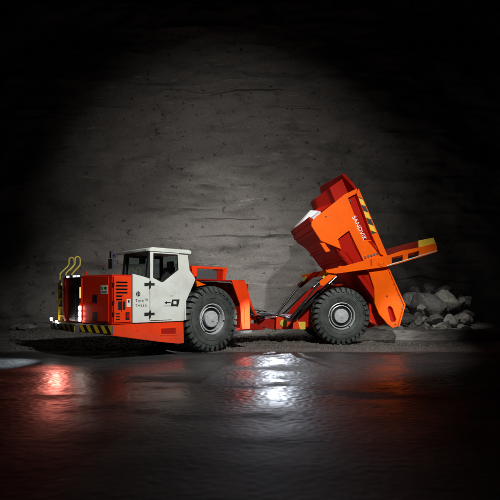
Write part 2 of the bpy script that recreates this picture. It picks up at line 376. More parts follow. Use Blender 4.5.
# ------------------------------------------------------------------ the truck
J = Vector((.262, 17.168, 0))
truck = bpy.data.objects.new('dump_truck', None); C.objects.link(truck); truck.location = J
label(truck, 'orange and white articulated mining dump truck with its dump box raised', 'dump truck')
FR = (Vector((-2.08, 15.06, 0))-J, (0, 0, R(222)))
RR = (Vector((2.92, 17.4, 0))-J, (0, 0, R(185)))
def FP(mb, name, mat, bevel=.008, **k): return mb.build(name, mat, truck, FR, bevel, **k)
def RP(mb, name, mat, bevel=.008, **k): return mb.build(name, mat, truck, RR, bevel, **k)
def SP(mb, name, mat, parent, bevel=0, **k): return mb.build(name, mat, parent, None, bevel, **k)
HAZ = hazard('hazard_stripes_bumper', (1.0, -1.0, -.9), .34)
# --- wheels
def tyre_mesh():
    mb = MB()
    prof = [(.44, .30), (.47, .335), (.55, .365), (.66, .378), (.76, .365), (.84, .33), (.885, .27), (.893, 0),
            (.885, -.27), (.84, -.33), (.76, -.365), (.66, -.378), (.55, -.365), (.47, -.335), (.44, -.30)]
    mb.lathe(prof, 96)
    mb.lathe([(.60, .372), (.605, .386), (.615, .386), (.62, .375)], 96); mb.lathe([(.735, .365), (.74, .384), (.75, .382), (.755, .36)], 96)
    NL = 31
    for sgn in (1, -1):
        for i in range(NL):
            a0 = 2*math.pi*(i+(.5 if sgn < 0 else 0))/NL
            pr = [(.87, -.01), (.96, .0), (.962, .29), (.935, .352), (.86, .392), (.80, .395), (.785, .355), (.85, .30)]
            vs = []
            for side_ in (-1, 1):
                for r, y in pr:
                    hw = .056-.012*max(0, (.9-r)/.1)+(.006 if r < .9 else 0)
                    a = a0+side_*hw/.96+.10*(y/.3-.5)
                    vs.append((r*math.cos(a), y*sgn, r*math.sin(a)))
            k = len(pr)
            fs = [tuple(range(k)), tuple(range(2*k-1, k-1, -1))]+[(q, (q+1) % k, k+(q+1) % k, k+q) for q in range(k)]
            mb.add(vs, fs)
    return mb
def make_wheel():
    rim = MB().lathe([(.448, .30), (.452, .345), (.43, .35), (.422, .33), (.415, .30), (.412, .20), (.362, .19), (.36, .285), (.335, .295), (.332, .20), (.0, .17)], 72)
    rim.lathe([(.448, -.30), (.452, -.345), (.42, -.34), (.40, -.2), (0, -.18)], 72)
    for k in range(24):
        a = 2*math.pi*k/24; c = (.345*math.cos(a), 0, .345*math.sin(a))
        rim.tube([(c[0], .285, c[2]), (c[0], .31, c[2])], .014, 6)
    rim = rim.build('wheel', 'rim', truck, None, 0, smooth=True)
    ty = SP(tyre_mesh(), 'tyre', 'tyre', rim, 0, smooth=True)
    gap = MB().lathe([(.411, .225), (.363, .225), (.363, .21), (.411, .21)], 64, closed=True)
    gap.lathe([(.331, .225), (.241, .225), (.241, .21), (.331, .21)], 64, closed=True)
    for k in range(3):
        a = 2*math.pi*k/3+1.2
        gap.tube([(.425*math.cos(a), .32, .425*math.sin(a)), (.425*math.cos(a), .36, .425*math.sin(a))], .022, 8)
    SP(gap, 'recess_shade', 'black', rim)  # black rings: shade of the rim gaps painted as colour
    hub = MB().lathe([(.24, .17), (.238, .315), (.225, .33), (.15, .335), (.145, .345), (.07, .35), (.065, .375), (.0, .378)], 56)
    for k in range(12):
        a = 2*math.pi*k/12; hub.tube([(.195*math.cos(a), .33, .195*math.sin(a)), (.195*math.cos(a), .35, .195*math.sin(a))], .016, 6)
    SP(hub, 'hub', 'rim', rim, smooth=True)
    return rim
wheel0 = make_wheel()
def place_wheel(src, base, u, v, first, spin):
    if first: wobj = src
    else:
        wobj = src.copy(); C.objects.link(wobj)
        for ch in src.children:
            c = ch.copy(); C.objects.link(c); c.parent = wobj
    mt = Matrix.Translation(base[0]) @ Matrix.Rotation(base[1][2], 4, 'Z') @ Matrix.Translation((u, v, .96)) @ (Matrix.Rotation(math.pi, 4, 'Z') if v < 0 else Matrix.Identity(4)) @ Matrix.Rotation(spin, 4, 'Y')
    wobj.matrix_basis = mt; wobj.parent = truck; return wobj
wd = 1.5-.37
place_wheel(wheel0, FR, 0, wd, True, 0)
place_wheel(wheel0, FR, 0, -wd, False, .7); place_wheel(wheel0, RR, 0, wd, False, 1.3); place_wheel(wheel0, RR, 0, -wd, False, 2.0)

# --- front frame
sill = MB().side([(3.22, .925), (1.09, .925), (1.07, .34), (1.25, .335), (1.83, .42), (3.22, .67)], 1.25, 1.60)
sill = FP(sill, 'side_sill', 'sill', .015)
SP(MB().side([[(1.84, .80), (1.31, .80), (1.31, .575), (1.84, .60)], [(1.80, .77), (1.80, .63), (1.35, .61), (1.35, .77)]], 1.598, 1.612), 'step_rim', 'sill', sill, .004)
SP(MB().side([(1.80, .77), (1.35, .77), (1.35, .61), (1.80, .63)], 1.59, 1.606), 'step_pocket', 'deep', sill)
SP(MB().side([(1.09, .945), (3.1, .945), (3.1, .93), (1.09, .93)], 1.3, 1.56), 'rubber_seal', 'black', sill)
fs_far = FP(MB().side([(3.2, .925), (1.09, .925), (1.07, .34), (1.83, .42), (3.2, .67)], -1.6, -1.3), 'side_sill', 'sill', .015)
ch = MB().side([(3.3, .92), (-1.2, 1.3), (-1.5, 1.0), (-1.5, .55), (1.2, .45), (3.3, .68)], -.85, .85)
ch.tube([(0, -1.2, .96), (0, 1.2, .96)], .26, 20)
FP(ch, 'front_chassis', 'black')
tg = MB().side([(-1.3, 1.0), (-1.3, .50), (-2.2, .46), (-3.0, .46), (-3.0, .56), (-2.3, .62), (-2.3, .80), (-3.0, .84), (-3.0, .92), (-2.2, .98)], -.55, .55)
tg = FP(tg, 'articulation_tongue', 'deep', .015)
SP(MB().side([(-1.55, .93), (-2.15, .93), (-2.15, .76), (-1.55, .76)], .55, .80), 'bracket', 'sill', tg, .01)
SP(MB().side([(-1.5, .72), (-2.5, .70), (-2.6, .50), (-1.5, .50)], .55, .72), 'bracket', 'deep', tg, .01)
# hood, sloped front panel and radiator
hd = MB().plan([(2.63, 1.58), (3.18, 1.6), (3.46, .46), (3.38, .40), (3.38, -.56), (3.46, -.62), (3.44, -.74), (3.2, -.80), (3.2, -1.5), (.7, -1.5), (.7, .16), (2.63, .16)], .935, 2.165)
hood = FP(hd, 'hood', 'red', .018)
def CH(s, z, o):   # point on the angled front panel
    return (3.18+.28*s+o*.971, 1.6-1.14*s+o*.239, z)
def chbox(mb, s0, s1, z0, z1, o0, o1):
    return mb.hexa([CH(s0, z0, o0), CH(s1, z0, o0), CH(s1, z0, o1), CH(s0, z0, o1), CH(s0, z1, o0), CH(s1, z1, o0), CH(s1, z1, o1), CH(s0, z1, o1)])
ap = chbox(MB(), .10, .93, 1.00, 2.12, .0, .022)
ap = SP(ap, 'front_panel', 'red', hood, .008)
for z0 in (1.50, 1.04+.02):
    SP(chbox(chbox(MB(), .46, .60, z0, z0+.17, .02, .028), .44, .62, z0-.02, z0, .02, .035), 'vent', 'black', hood)
st_ = SP(chbox(MB(), .12, .34, 1.69, 1.90, .021, .026), 'warning_sticker', 'label', hood)
SP(chbox(chbox(chbox(MB(), .15, .21, 1.80, 1.86, .0255, .029), .14, .32, 1.74, 1.752, .0255, .028), .14, .32, 1.715, 1.727, .0255, .028), 'sticker_mark', 'ink', hood)
SP(chbox(MB(), .25, .31, 1.79, 1.865, .0255, .029), 'sticker_mark', 'green', hood)
# vented side panel with louvres
dv = FP(MB().side([(3.14, 2.12), (2.67, 2.12), (2.67, .98), (3.14, .98)], 1.585, 1.612), 'vent_panel', 'sill', .01)
for k, z in enumerate([1.97, 1.885, 1.80, 1.715, 1.63, 1.545]):
    u1 = 2.78 if k < 4 else 2.92
    lv = MB(); lv.box(u1, 3.08, 1.61, 1.6155, z-.017, z+.017)
    lv.hexa([(u1, 1.61, z+.017), (3.08, 1.61, z+.017), (3.08, 1.64, z+.010), (u1, 1.64, z+.010), (u1, 1.61, z+.026), (3.08, 1.61, z+.026), (3.08, 1.64, z+.018), (u1, 1.64, z+.018)]); SP(lv, 'louvre', 'black', dv)
for z in (1.20, 1.13, 1.06): SP(MB().box(2.98, 3.09, 1.61, 1.6155, z-.017, z+.014), 'louvre', 'black', dv)
SP(MB().box(2.84, 3.03, 1.608, 1.618, 1.29, 1.50), 'recess', 'black', dv)
SP(MB().box(2.925, 2.945, 1.618, 1.65, 1.27, 1.52), 'grab_bar', 'sill', dv, .004)
SP(MB().box(2.72, 2.83, 1.608, 1.618, 1.04, 1.23), 'recess', 'black', dv)
SP(MB().box(2.745, 2.81, 1.618, 1.632, 1.08, 1.19), 'latch', 'deep', dv, .004)
s2 = SP(MB().box(2.69, 2.80, 1.612, 1.617, 1.36, 1.56), 'sticker', 'label', dv)
SP(MB().box(2.72, 2.77, 1.6165, 1.620, 1.47, 1.53), 'sticker_mark', 'ink', dv)
hp = MB().box(3.145, 3.165, 1.60, 1.625, 1.0, 2.10)
for z in (1.2, 1.48, 1.92): hp.tube([(3.155, 1.63, z-.05), (3.155, 1.63, z+.05)], .02, 8)
SP(hp, 'hinge', 'black', dv)
# radiator (set back), its lights and louvre lines
rg = FP(MB().box(3.38, 3.41, -.54, .37, .98, 2.12), 'radiator_grille', 'mesh', .004)
gm = MB()
for k in range(26): gm.box(3.41, 3.418, -.52, .35, 1.01+k*.042, 1.022+k*.042)
gm.box(3.41, 3.425, -.10, -.08, 1.0, 2.1)
SP(gm, 'grille_bar', 'grey', rg)
SP(MB().box(3.41, 3.43, -.53, .36, 1.70, 1.715), 'grille_joint', 'steel', rg)
tb = FP(MB().box(3.36, 3.47, -.66, .44, 2.12, 2.19), 'light_bar', 'grey', .01)
for v0 in (.17, -.08, -.52): SP(MB().box(3.47, 3.485, v0, v0+.17, 2.13, 2.18), 'work_lamp', 'dim', tb)
SP(MB().tube([(3.3, .33, 2.17), (3.3, .33, 2.28)], .03, 10), 'beacon', 'red', tb)
for sgn, v0 in ((1, .40), (-1, -.70)):
    hc = FP(MB().box(3.40, 3.50, v0, v0+.11, 1.0, 2.10), 'headlight_column', 'red', .01)
    if sgn > 0:
        SP(MB().box(3.50, 3.51, v0+.02, v0+.09, 1.58, 1.86), 'marker_lamp', 'amber', hc)
        for z in (1.04, 1.18, 1.32):
            SP(MB().tube([(3.50, v0+.055, z), (3.53, v0+.055, z)], .060, 18), 'headlight', 'lamp', hc)
# bumper
bp = MB().plan([(3.16, 1.62), (3.22, 1.62), (3.52, .46), (3.62, .40), (3.62, -1.35), (3.2, -1.5), (3.1, -1.5), (3.1, 1.3)], .70, .915)
bp = FP(bp, 'bumper', 'grey', .012)
SP(MB().hexa([(3.215, 1.618, .715), (3.515, .46, .715), (3.522, .462, .715), (3.222, 1.62, .715), (3.215, 1.618, .90), (3.515, .46, .90), (3.522, .462, .90), (3.222, 1.62, .90)]), 'hazard_stripe', HAZ, bp)
SP(MB().box(3.62, 3.627, -.45, .38, .72, .90), 'hazard_stripe', HAZ, bp)
for v0, z in ((-1.16, .99), (-.98, .84), (-.66, .84)):
    SP(MB().box(3.625, 3.66, v0-.07, v0+.07, z-.05, z+.05), 'lamp_housing', 'steel', bp, .006)
SP(MB().tube([(3.62, -1.16, .985), (3.68, -1.16, .985)], .05, 16), 'headlight', 'lamp', bp)
SP(MB().tube([(3.62, -.82, .93), (3.67, -.82, .93)], .03, 16), 'headlight', 'lamp', bp)
# ladder and handrails at the far front corner
ld = MB()
for v0 in (-1.22, -.74): ld.box(3.34, 3.44, v0-.03, v0+.03, .93, 2.0)
ld = FP(ld, 'ladder', 'yellow', .006)
for z in (1.08, 1.32, 1.56, 1.80): SP(MB().box(3.3, 3.46, -1.19, -.77, z-.02, z+.02), 'step', 'yellow', ld, .004)
SP(MB().box(3.25, 3.30, -1.2, -.76, 1.0, 1.95), 'back_plate', 'sill', ld)
for k in range(6): SP(MB().box(3.442, 3.447, -.76, -.72, 1.0+k*.16, 1.08+k*.16), 'grip_hole', 'ink', ld)
for v0 in (-1.15, -.72):
    P = smooth_path([(3.42, v0, .95), (3.42, v0, 1.6), (3.42, v0, 2.20), (3.40, v0, 2.28), (3.19, v0, 2.50), (3.17, v0, 2.60), (3.16, v0, 2.69), (3.10, v0, 2.74), (3.03, v0, 2.70), (3.02, v0, 2.55), (3.06, v0, 2.46), (3.24, v0, 2.26), (3.26, v0, 2.17), (3.26, v0, 1.7)], 4)
    FP(MB().tube(P, .022, 8), 'handrail', 'olive', 0, smooth=True)
# --- cab
cb = MB()
outline = [(2.61, .95), (2.61, 2.20), (2.14, 2.10), (1.79, 1.97), (1.22, 2.32), (1.25, 2.79), (.93, 2.79), (.86, 2.35), (.66, 2.10), (1.03, 1.40), (1.06, .95)]
cb.side(outline, 1.50, 1.57)
cb.side([(2.61, .95), (2.61, 2.20), (2.14, 2.08), (1.0, 1.95), (.95, 2.0), (1.0, .95)], .20, .26)
cb.box(2.54, 2.60, .26, 1.50, .96, 2.17); cb.box(1.0, 2.54, .26, 1.5, .96, 1.1)
cb.hexa([(2.14, .26, 2.04), (2.54, .26, 2.12), (2.54, 1.5, 2.12), (2.14, 1.5, 2.04), (2.14, .26, 2.09), (2.54, .26, 2.18), (2.54, 1.5, 2.18), (2.14, 1.5, 2.09)])
cb.box(.93, .99, .26, 1.5, .96, 2.05)
cab = FP(cb, 'cab', 'white', .012)
rf = MB().side([(2.16, 2.80), (2.14, 2.885), (2.05, 2.905), (.92, 2.90), (.84, 2.87), (.85, 2.79)], .14, 1.62)
SP(rf, 'roof', 'white', cab, .012)
SP(MB().side([(2.22, 2.80), (2.20, 2.86), (2.15, 2.875), (2.15, 2.80)], -.22, 1.55), 'sun_visor', 'visor', cab, .006)
pl = MB()
pl.hexa([(2.22, 1.49, 2.09), (2.12, 1.49, 2.09), (2.12, 1.575, 2.09), (2.22, 1.575, 2.11), (2.14, 1.49, 2.80), (2.02, 1.49, 2.80), (2.02, 1.575, 2.80), (2.14, 1.575, 2.80)])
pl.hexa([(2.22, .2, 2.09), (2.12, .2, 2.09), (2.12, .34, 2.09), (2.22, .34, 2.09), (2.14, .2, 2.80), (2.04, .2, 2.80), (2.04, .34, 2.80), (2.14, .34, 2.80)])
pl.box(.93, 1.0, .2, .30, 2.0, 2.80); pl.box(2.08, 2.15, .3, 1.5, 2.72, 2.80); pl.box(2.12, 2.20, .3, 1.5, 2.06, 2.13)
pl.box(.95, 2.1, .2, .25, 2.72, 2.8); pl.box(.95, 2.1, .2, .25, 1.95, 2.08)
pl.side([(2.13, 2.10), (2.13, 2.79), (2.04, 2.79), (2.05, 2.10)], 1.572, 1.585)
SP(pl, 'pillar', 'ink', cab)
SP(MB().hexa([(2.18, .33, 2.10), (2.19, .33, 2.10), (2.19, 1.5, 2.10), (2.18, 1.5, 2.10), (2.10, .33, 2.76), (2.11, .33, 2.76), (2.11, 1.5, 2.76), (2.10, 1.5, 2.76)]), 'windscreen', 'glass', cab)
SP(MB().side([(1.0, 2.05), (2.1, 2.05), (2.04, 2.74), (1.0, 2.74)], .22, .23), 'far_window', 'glass', cab)
SP(MB().box(.95, .96, .3, 1.5, 2.05, 2.75), 'rear_window', 'glass', cab)
win = [(2.03, 2.755), (2.035, 2.11), (1.80, 2.005), (1.73, 2.01), (1.255, 2.345), (1.285, 2.755)]
door_o = [(2.125, 1.0), (2.125, 2.785), (1.235, 2.785), (1.205, 2.33), (1.235, 1.50), (1.47, 1.0)]
SP(MB().side([door_o, win], 1.575, 1.60), 'door', 'white', cab, .006)
gasket = [(2.01, 2.735), (2.015, 2.13), (1.80, 2.035), (1.74, 2.04), (1.275, 2.365), (1.305, 2.735)]
SP(MB().side([[(p[0]+(.0), p[1]) for p in win], gasket], 1.58, 1.604), 'window_seal', 'ink', cab)
SP(MB().side(gasket, 1.583, 1.590), 'door_window', 'glass', cab)
ig = MB().box(1.15, 1.62, .62, 1.15, 1.5, 1.68); ig.hexa([(1.15, .62, 1.68), (1.32, .62, 1.68), (1.32, 1.15, 1.68), (1.15, 1.15, 1.68), (1.02, .66, 2.45), (1.15, .66, 2.45), (1.15, 1.1, 2.45), (1.02, 1.1, 2.45)])
ig.box(1.0, 1.1, .75, 1.0, 2.45, 2.62)
SP(ig, 'seat', 'seat', cab, .02)
db = MB().box(1.9, 2.1, .3, 1.45, 1.5, 2.10); db.box(1.98, 2.06, .9, 1.12, 2.5, 2.7); SP(db, 'dashboard', 'ink', cab, .01)
sw = MB().tube([(1.78+.04*math.cos(a)*0+.05*math.sin(a), .95+.18*math.cos(a), 2.05+.16*math.sin(a)) for a in [2*math.pi*k/16 for k in range(17)]], .014, 6)
SP(sw, 'steering_wheel', 'ink', cab)
for z in (1.94, 1.17):
    h = MB().box(2.16, 2.28, 1.57, 1.60, z-.035, z+.035); h.tube([(2.13, 1.615, z-.09), (2.13, 1.615, z+.09)], .02, 8); h.box(2.0, 2.12, 1.60, 1.612, z-.03, z+.03)
    SP(h, 'door_hinge', 'ink', cab)
dh = MB().side([[(1.46, 1.54), (1.22, 1.54), (1.27, 1.36), (1.50, 1.36)], [(1.42, 1.50), (1.32, 1.50), (1.32, 1.41), (1.42, 1.41)]], 1.575, 1.612)
SP(dh, 'door_handle', 'ink', cab, .004)
SP(MB().side([(1.40, 1.485), (1.34, 1.485), (1.34, 1.425), (1.40, 1.425)], 1.60, 1.608), 'handle_lock', 'print', cab)
ar = MB().side([(1.70, 1.455), (1.62, 1.50), (1.62, 1.47), (1.50, 1.47), (1.50, 1.44), (1.62, 1.44), (1.62, 1.41)], 1.599, 1.603)
SP(MB().side([(1.72, 1.375), (1.50, 1.375), (1.50, 1.362), (1.72, 1.362)], 1.599, 1.603), 'line_marking', 'ink', cab); SP(MB().side([(1.52, 1.64), (1.42, 1.64), (1.42, 1.63), (1.52, 1.63)], 1.599, 1.603), 'line_marking', 'ink', cab)
SP(ar, 'arrow_marking', 'ink', cab)
# round emblem
em = MB(); ec = (2.455, 1.685)
def disc(c, r, n_=24, a0=0, a1=2*math.pi): return [(c[0]+r*math.cos(a0+(a1-a0)*k/n_), c[1]+r*math.sin(a0+(a1-a0)*k/n_)) for k in range(n_)]
em.side([disc(ec, .062), disc(ec, .045)], 1.568, 1.574)
em.side([(ec[0]-.045, ec[1]-.008), (ec[0]+.045, ec[1]-.008), (ec[0]+.045, ec[1]+.012), (ec[0]-.045, ec[1]+.012)], 1.568, 1.5735)
em.side([(ec[0]-.012, ec[1]-.045), (ec[0]+.012, ec[1]-.045), (ec[0]+.012, ec[1]+.075), (ec[0]-.012, ec[1]+.075)], 1.568, 1.573)
em.side([(ec[0]-.045, ec[1]-.03), (ec[0]-.012, ec[1]-.045), (ec[0]-.012, ec[1]-.02)], 1.568, 1.573)
SP(em, 'emblem', 'ink', cab)
text('Toro™', 'model_lettering', 'ink', cab, .125, (2.545, 1.571, 1.475), (-1, 0, 0), (0, 0, 1), .002)
text('TH551i', 'number_lettering', 'ink', cab, .115, (2.545, 1.571, 1.355), (-1, 0, 0), (0, 0, 1), .002)
# mirror / camera bracket on the visor's far end, lamp on the hood
mr = MB().tube([(2.2, -.20, 2.82), (2.25, -.35, 2.80), (2.25, -.42, 2.72)], .014, 8); mr.box(2.22, 2.28, -.50, -.26, 2.42, 2.70); mr.box(2.20, 2.28, -.42, -.30, 2.72, 2.92)
FP(mr, 'mirror', 'mesh', .01)
lp = MB().tube(smooth_path([(2.9, .55, 2.15), (2.9, .55, 2.30), (2.9, .48, 2.40), (2.88, .58, 2.46)], 5), .012, 8)
lp.tube([(2.9, .55, 2.15), (2.9, .55, 2.20)], .04, 10)
FP(lp, 'hood_antenna', 'steel', 0)
# --- rear of the front module
ed = FP(MB().plan([(.66, -1.5), (.66, 1.02), (-1.1, 1.02), (-1.15, -1.5)], 1.25, 2.05), 'engine_deck', 'deep', .015)
fd = MB().plan([(.68, .95), (.68, 1.58), (-1.13, 1.60), (-1.16, .95)], 2.075, 2.11)
fd = FP(fd, 'fender', 'deep', .008)
fp = MB().side([[(-.62, 2.105), (-1.13, 2.105), (-1.22, 1.98), (-1.34, 1.62), (-1.36, .62), (-1.03, .62), (-.97, 1.36)], [(-1.14, 1.34), (-1.165, 1.34), (-1.165, .76), (-1.14, .76)]], 1.54, 1.60)
SP(fp, 'fender_plate', 'sill', fd, .008)
SP(MB().box(-1.34, -1.0, 1.0, 1.54, .66, 2.0), 'fender_back', 'deep', fd)
SP(MB().side([(.64, 2.07), (.30, 1.95), (.60, 1.90)], 1.50, 1.56), 'corner_gusset', 'orange', fd, .004)
SP(MB().box(-.6, .66, .9, .95, 1.5, 2.07), 'well_wall', 'deep', fd)
sg = MB()
for k in range(8): sg.box(-1.42+k*.085, -1.38+k*.085, 1.2, 1.56, .50, .56)
sg.box(-1.45, -.72, 1.54, 1.58, .49, .57); FP(sg, 'foot_grating', 'grey', .003)
ai = FP(MB().box(-.38, .36, .55, 1.2, 2.12, 2.40), 'air_intake', 'grey', .02)
fm = MB().box(-.76, .55, 1.06, 1.22, 2.43, 2.50); fm.side([(.55, 2.43), (.36, 2.43), (.36, 2.20), (.50, 2.18)], 1.06, 1.22)
fm.side([(-.62, 2.43), (-.76, 2.43), (-.70, 2.11), (-.60, 2.11)], 1.06, 1.22)
SP(fm, 'intake_guard', 'sill', ai, .006)
SP(MB().side([(-.42, 2.43), (-.58, 2.43), (-.60, 2.12), (-.30, 2.12)], .9, 1.18), 'side_brace', 'deep', ai, .004)
gd = MB()
P = smooth_path([(-1.2, .95, 2.05), (-1.55, 1.0, 1.95), (-1.75, 1.05, 1.62), (-1.95, 1.05, 1.22), (-2.15, 1.0, 1.0)], 6)
gd.tube(P, .05, 8); FP(gd, 'hose_guard', 'sill', 0, smooth=True)
hs = MB()
for k, (dv_, r) in enumerate(((.12, .028), (.02, .025), (-.08, .03))):
    hs.tube(smooth_path([(-1.3, .85+dv_, 1.85), (-1.7, .9+dv_, 1.5), (-2.0, .9+dv_, 1.08+.03*k), (-2.45, .8+dv_, .97+.02*k), (-3.0, .6+dv_, .97+.03*k), (-3.6, .3+dv_, 1.0)], 6), r, 8)
FP(hs, 'hydraulic_hose', 'hose', 0, smooth=True)

for (v_, z_, r) in ((.62, .90, .022), (.35, 1.02, .026), (.05, 1.04, .022), (-.3, 1.0, .028)):
    FP(MB().tube(smooth_path([(-1.3, v_+.2, z_+.3), (-1.9, v_+.25, z_+.18), (-2.5, v_+.1, z_-.05), (-3.1, v_-.1, z_+.08), (-3.6, v_-.35, z_+.02)], 6), r, 8), 'hydraulic_hose', 'hose', 0, smooth=True)
# --- rear frame
rn = MB().side([(2.75, .62), (2.75, .80), (2.3, .84), (1.9, .93), (1.0, 1.0), (-1.3, 1.35), (-1.7, 1.2), (-1.75, .62), (-1.2, .5), (1.0, .5), (2.2, .46)], -.60, .60)
rn.tube([(0, -1.2, .96), (0, 1.2, .96)], .26, 20)
rn = RP(rn, 'rear_frame', 'deep', .015)
SP(MB().side([(2.10, .92), (1.62, .95), (1.50, .80), (1.72, .48), (2.12, .50)], .60, .84), 'pivot_bracket', 'sill', rn, .012)
pb = MB().lathe([(.12, 0), (.12, .03), (.05, .04), (.0, .045)], 24, (1.86, .84, .70))
for k in range(8): pb.tube([(1.86+.09*math.cos(k*.785), .865, .70+.09*math.sin(k*.785)), (1.86+.09*math.cos(k*.785), .89, .70+.09*math.sin(k*.785))], .014, 6)
SP(pb, 'pin_cap', 'olive', rn)
SP(MB().side([(1.52, .90), (1.40, .90), (1.30, .50), (1.55, .50)], .60, .92), 'cylinder_mount', 'sill', rn, .01)
SP(MB().box(1.10, 1.38, .62, .88, .48, .74), 'yellow_box', 'yellow', rn, .012)
SP(MB().side([(1.6, .62), (1.35, 1.15), (.55, 1.95), (-.2, 2.05), (-.9, 1.75), (-1.5, 1.35), (-1.7, .75), (-1.2, .55), (1.1, .55)], .66, .72), 'side_web', 'deep', rn, .008)
SP(MB().side([(1.6, .62), (1.35, 1.15), (.55, 1.95), (-.2, 2.05), (-.9, 1.75), (-1.5, 1.35), (-1.7, .75), (-1.2, .55), (1.1, .55)], -.72, -.66), 'side_web', 'deep', rn, .008)
tl = SP(MB().side([(-1.0, 1.45), (-1.45, 1.25), (-1.62, .72), (-1.35, .60), (-1.0, .75)], .72, 1.30), 'rear_bracket', 'red', rn, .03)
SP(MB().tube([(2.67, 0, .44), (2.67, 0, 1.02)], .11, 20), 'hinge_pin', 'grey', rn)
# hoist cylinders and struts, one of each per side
for s in (1, -1):
    v = .98*s
    cy = RP(MB().tube([(1.50, v, .92), (.62, v, 1.75)], .105, 20), 'hoist_cylinder', 'black', 0, smooth=True)
    SP(MB().tube([(.64, v, 1.73), (.05, v, 2.28)], .055, 16), 'piston_rod', 'steel', cy, smooth=True)
    SP(MB().lathe([(.11, -.07), (.11, .07), (.0, .07), (.0, -.07)], 18, (1.5, v, .92)), 'cylinder_eye', 'black', cy)
    SP(MB().tube([(1.3, v+.13*s, 1.16), (.7, v+.13*s, 1.72)], .02, 8), 'oil_pipe', 'steel', cy)
    vv = 1.55*s
    sr = RP(MB().tube([(1.78, vv, .86), (.68, vv*1.1, 2.20)], .032 if s > 0 else .045, 12), 'tailgate_strut', 'black', 0, smooth=True)
    SP(MB().tube([(.68, vv*1.1, 2.20), (.52, vv*1.12, 2.38)], .062, 12), 'strut_collar', 'olive', sr)
    if s > 0: SP(MB().tube([(1.70, vv+.05, .90), (.72, vv*1.1+.05, 2.15)], .012, 8), 'strut_line', 'steel', sr)
RP(MB().tube(smooth_path([(2.75, .78, .99), (2.2, .80, 1.0), (1.9, .82, .93), (1.55, .86, .90)], 5), .045, 10), 'supply_pipe', 'black', 0, smooth=True)
tr_ = MB().tube([(1.78, -1.7, .86), (1.78, 1.6, .86)], .07, 14)
RP(tr_, 'cross_tube', 'black', 0)

# --- dump box (raised)
fl = [(1.14, 4.21), (.89, 3.73), (.57, 3.53), (-.12, 2.74), (-.95, 1.62), (-1.50, .72), (-1.60, .80), (-.92, 1.95), (-.02, 2.86), (.60, 3.60), (1.02, 4.10)]
bx = MB().side(fl, -1.76, 1.70)
box = RP(bx, 'dump_box', 'deep', .01)
hull = [(1.0, 4.10), (-.40, 5.08), (-1.36, 2.86), (-1.94, 1.34), (-1.76, .72), (-1.50, .80), (-.92, 1.85), (-.02, 2.80)]
SP(MB().side(hull, 1.62, 1.68), 'inner_side', 'deep', box, .006)
SP(MB().side(hull, -1.76, -1.70), 'inner_side', 'deep', box, .006)
side_o = [(1.04, 4.08), (.90, 4.22), (.78, 4.31), (-.01, 4.94), (-.41, 5.13), (-.42, 4.98), (-.11, 4.82), (-.65, 3.45), (-.88, 3.46), (-1.28, 2.92), (-1.38, 2.80),
          (-1.49, 2.48), (-2.01, 1.33), (-1.81, .63), (-1.60, .58), (-1.44, .71), (-1.15, 1.04), (-1.01, 1.38), (-.99, 1.89), (-.81, 2.41),
          (-.65, 2.74), (-.15, 3.76), (.22, 3.48), (.11, 3.15), (.78, 3.42), (1.01, 3.77), (1.09, 3.90), (1.09, 4.02)]  # outline follows the lit area; the shade patch is cut into its shape
SP(MB().side([(.80, 3.36), (.60, 3.05), (.45, 3.09), (.66, 3.36)], 1.66, 1.75), 'corner_plate', 'orange', box, .01)
hole = [(-1.43, 1.22), (-1.47, 1.29), (-1.55, 1.29), (-1.61, 1.22), (-1.735, .84), (-1.70, .78), (-1.57, .78), (-1.53, .84)]
SP(MB().side([side_o, hole], 1.70, 1.80), 'side_plate', 'orange', box, .012)
SP(MB().side([(1.12, 4.16), (-.12, 5.30), (-.45, 5.10), (-1.49, 2.48), (-2.01, 1.33), (-1.81, .63), (-1.60, .58), (-.95, 1.60), (-.10, 2.76), (.57, 3.56), (.88, 3.76)], -1.84, -1.76), 'side_plate', 'deep', box, .012)  # far plate in deep red: its shade is put into the colour
tr1 = MB().side([(-1.49, 2.50), (-2.03, 1.335), (-1.98, 1.335), (-1.44, 2.50)], 1.66, 1.845); tr1.side([(-2.03, 1.335), (-1.83, .63), (-1.78, .63), (-1.98, 1.335)], 1.66, 1.845)
SP(tr1, 'edge_trim', 'orange', box, .004)
rail = [(-.36, 4.97), (-.88, 3.60), (-1.16, 3.00), (-1.38, 2.86), (-1.42, 2.90), (-.44, 5.12)]
SP(MB().side(rail, 1.70, 1.90), 'top_rail', 'orange', box, .012)
SP(MB().side(rail, -1.90, -1.70), 'top_rail', 'orange', box, .012)
HZ2 = hazard('hazard_stripes_rail', (-.35, 0, 1.0), .36)
SP(MB().side([(-.41, 4.86), (-.88, 3.64), (-1.03, 3.68), (-.56, 4.78)], 1.899, 1.906), 'hazard_stripe', HZ2, box)
SP(MB().side([(-.90, 3.42), (-1.10, 3.02), (-1.22, 2.92), (-.78, 3.42)], 1.80, 1.815), 'rail_pocket', 'deep', box)
text('SANDVIK', 'side_lettering', 'print', box, .20, (-.235, 1.802, 4.20), (-.455, 0, -.89), (-.89, 0, .455), .003, 1.05)
